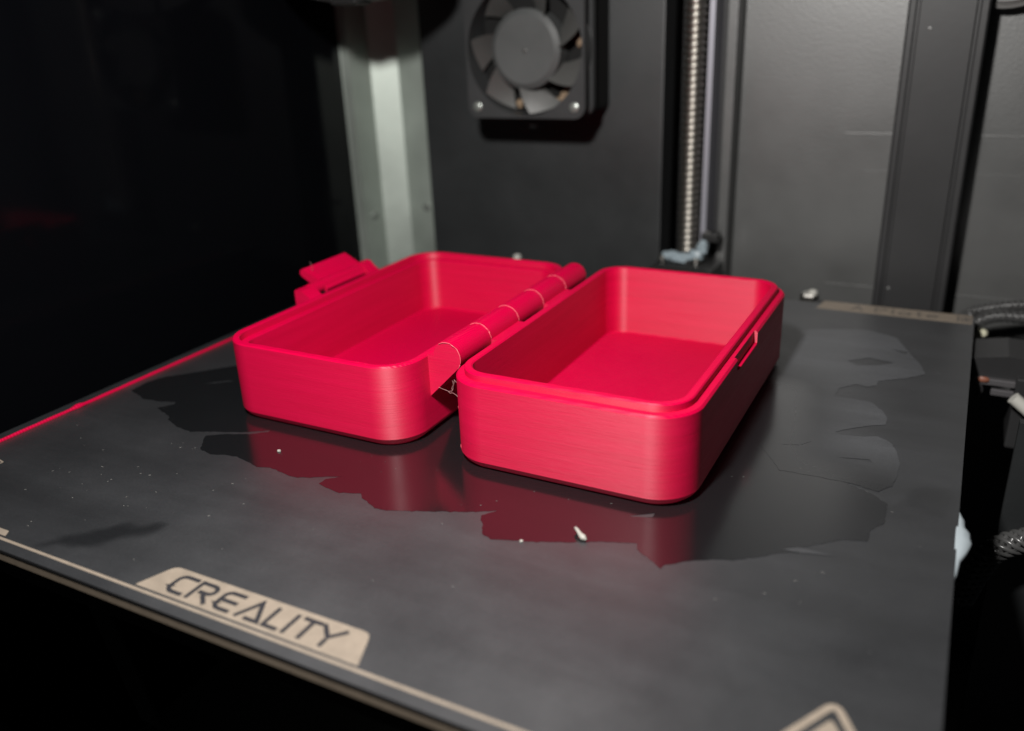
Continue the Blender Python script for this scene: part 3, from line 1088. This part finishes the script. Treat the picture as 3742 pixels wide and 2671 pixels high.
def braided(name, path, R, label, group=None, ns=3):
    pts = [Vector(p) for p in path]
    fine = []
    for i in range(len(pts) - 1):
        p0, p1, p2, p3 = pts[max(i - 1, 0)], pts[i], pts[i + 1], pts[min(i + 2, len(pts) - 1)]
        for q in range(14):
            t = q / 14
            fine.append(0.5 * ((2 * p1) + (-p0 + p2) * t + (2 * p0 - 5 * p1 + 4 * p2 - p3) * t * t + (-p0 + 3 * p1 - 3 * p2 + p3) * t ** 3))
    fine.append(pts[-1])
    t_ = thing(name, label, "cable", tuple(pts[0]), group)
    cv_, cf_ = tube_vf(fine, R * 0.9, 10)
    mesh_obj("core", cv_, cf_, M['black_plastic'], t_, True)
    frames, ref, s = [], Vector((0, 0, 1)), 0.0
    for i, p in enumerate(fine):
        t = (fine[min(i + 1, len(fine) - 1)] - fine[max(i - 1, 0)]).normalized()
        a = t.cross(ref).normalized()
        if i:
            s += (p - fine[i - 1]).length
        frames.append((p, a, t.cross(a), s))
    sv, sf = [], []
    for dirn in (1, -1):
        for k in range(ns):
            hp = []
            for (p, a, b, s) in frames:
                an = 2 * math.pi * k / ns + dirn * s * 2 * math.pi / (R * (3.6 if ns == 3 else 5))
                rr = R * (1.0 + 0.06 * dirn)
                hp.append(p + rr * (a * math.cos(an) + b * math.sin(an)))
            tv, tf = tube_vf(hp, R * (0.36 if ns == 3 else 0.24), 6)
            add((sv, sf), tv, tf)
    mesh_obj("braid", sv, sf, M['braid'], t_, True, 60)
    return t_


braided("braided_cable", [(224, 248, -9), (230, 243, -2.7), (237.1, 242, 0.0), (244.4, 242, 1.5), (252, 242, 1.2), (262, 243, -1)], 1.45,
        "upper black braided cable looping behind the plate's back right corner", "braided cables")
braided("braided_cable", [(227, 240, -10), (231.2, 238, -5.0), (236.6, 238, -2.2), (244.8, 238, -1.6), (252, 238, -2.2), (262, 239, -5)], 1.6,
        "lower black braided cable just above the cream plug", "braided cables")
braided("braided_cable", [(236, 141, -52), (240, 141, -38), (243.4, 141, -33.2), (247.6, 141, -30.4), (254, 141, -27), (266, 142, -22)], 2.6,
        "black braided cable emerging low below the glue drip", "braided cables", 6)
box_ = box("side_plate", (242.4, 300, 152, 155, -140, -3), M['panel_dark'])
tag(box_, "dark grey upright plate behind the low braided cable", "plate")
v, f = blob_vf((232.7, 240, -9.6), (2.6, 2.2, 2.0), 2, 0.15)
cp = mesh_obj("cream_plug", v, f, M['cream'], None, True)
tag(cp, "small cream plug under the braided cables beside the plate corner", "plug")

cc = thing("cable_clamp", "dark cable clamp with a metal hook beside the plate's right edge", "clamp", (238, 205, -30))
v, f = prism_vf([(226, -10.5), (226, -5.0), (231, -2.8), (240, -1.2), (247, -1.6), (252, -4.5), (252, -10.5)], 196, 214, 'y')
mesh_obj("clamp_body", v, f, M['beam'], cc)
box("metal_bar", (231.5, 243.0, 194.0, 196.0, -10.3, -8.3), M['rail_shaded'], cc, 0.3)
box("metal_bar", (236.8, 243.0, 194.5, 196.0, -13.6, -11.6), M['rail_shaded'], cc, 0.3)
v, f = tube_vf([(231.6, 195, -9), (233.4, 194.6, -10.5), (233.9, 194.4, -12.6), (233.0, 194.4, -15.2)], [0.9, 1.0, 1.0, 0.7], 8)
mesh_obj("hook", v, f, M['rail_shaded'], cc, True)
v, f = blob_vf((234.3, 193.9, -8.6), (1.7, 0.7, 1.0), 3, 0.2)
mesh_obj("orange_tab", v, f, M['orange'], cc, True)
box("side_block", (243, 252, 194, 214, -30, -7), M['beam'], cc, 0.6)
v, f = tube_vf([(242.6, 189.5, -11.4), (246.2, 189.5, -14.2), (252, 189.5, -19.0), (264, 190, -29)], 1.9, 14)
wtb = mesh_obj("white_tube", v, f, M['white'], None, True, 60)
tag(wtb, "cut white plastic tube slanting down beside the dark clamp", "tube")

# ribbed cable bundle at the top right
rb = thing("ribbed_cable", "shiny grey bundle of thin wires curling out behind the black beam", "cable", (222, 262, 100))
for k in range(7):
    pth = []
    for i in range(15):
        t = i / 14
        a = math.radians(-100 + 120 * t)
        r = 12.0 + k * 1.15
        pth.append((222.5 + r * math.cos(a) * 0.95 + 2 * (1 - t), 259 + 1.2 * math.sin(k * 1.3), 110.5 + r * math.sin(a) * 0.78))
    v, f = tube_vf(pth, 0.72, 8)
    mesh_obj("wire", v, f, M['cable'], rb, True, 60)

# green strap hanging in the dark under the front of the bed
v, f = prism_vf([(36, -30), (44, -30), (56, -70), (48, -70)], 24.0, 24.8, 'y')
gs = mesh_obj("green_strap", v, f, M['green'])
tag(gs, "dim green strap hanging in the dark under the bed", "strap")
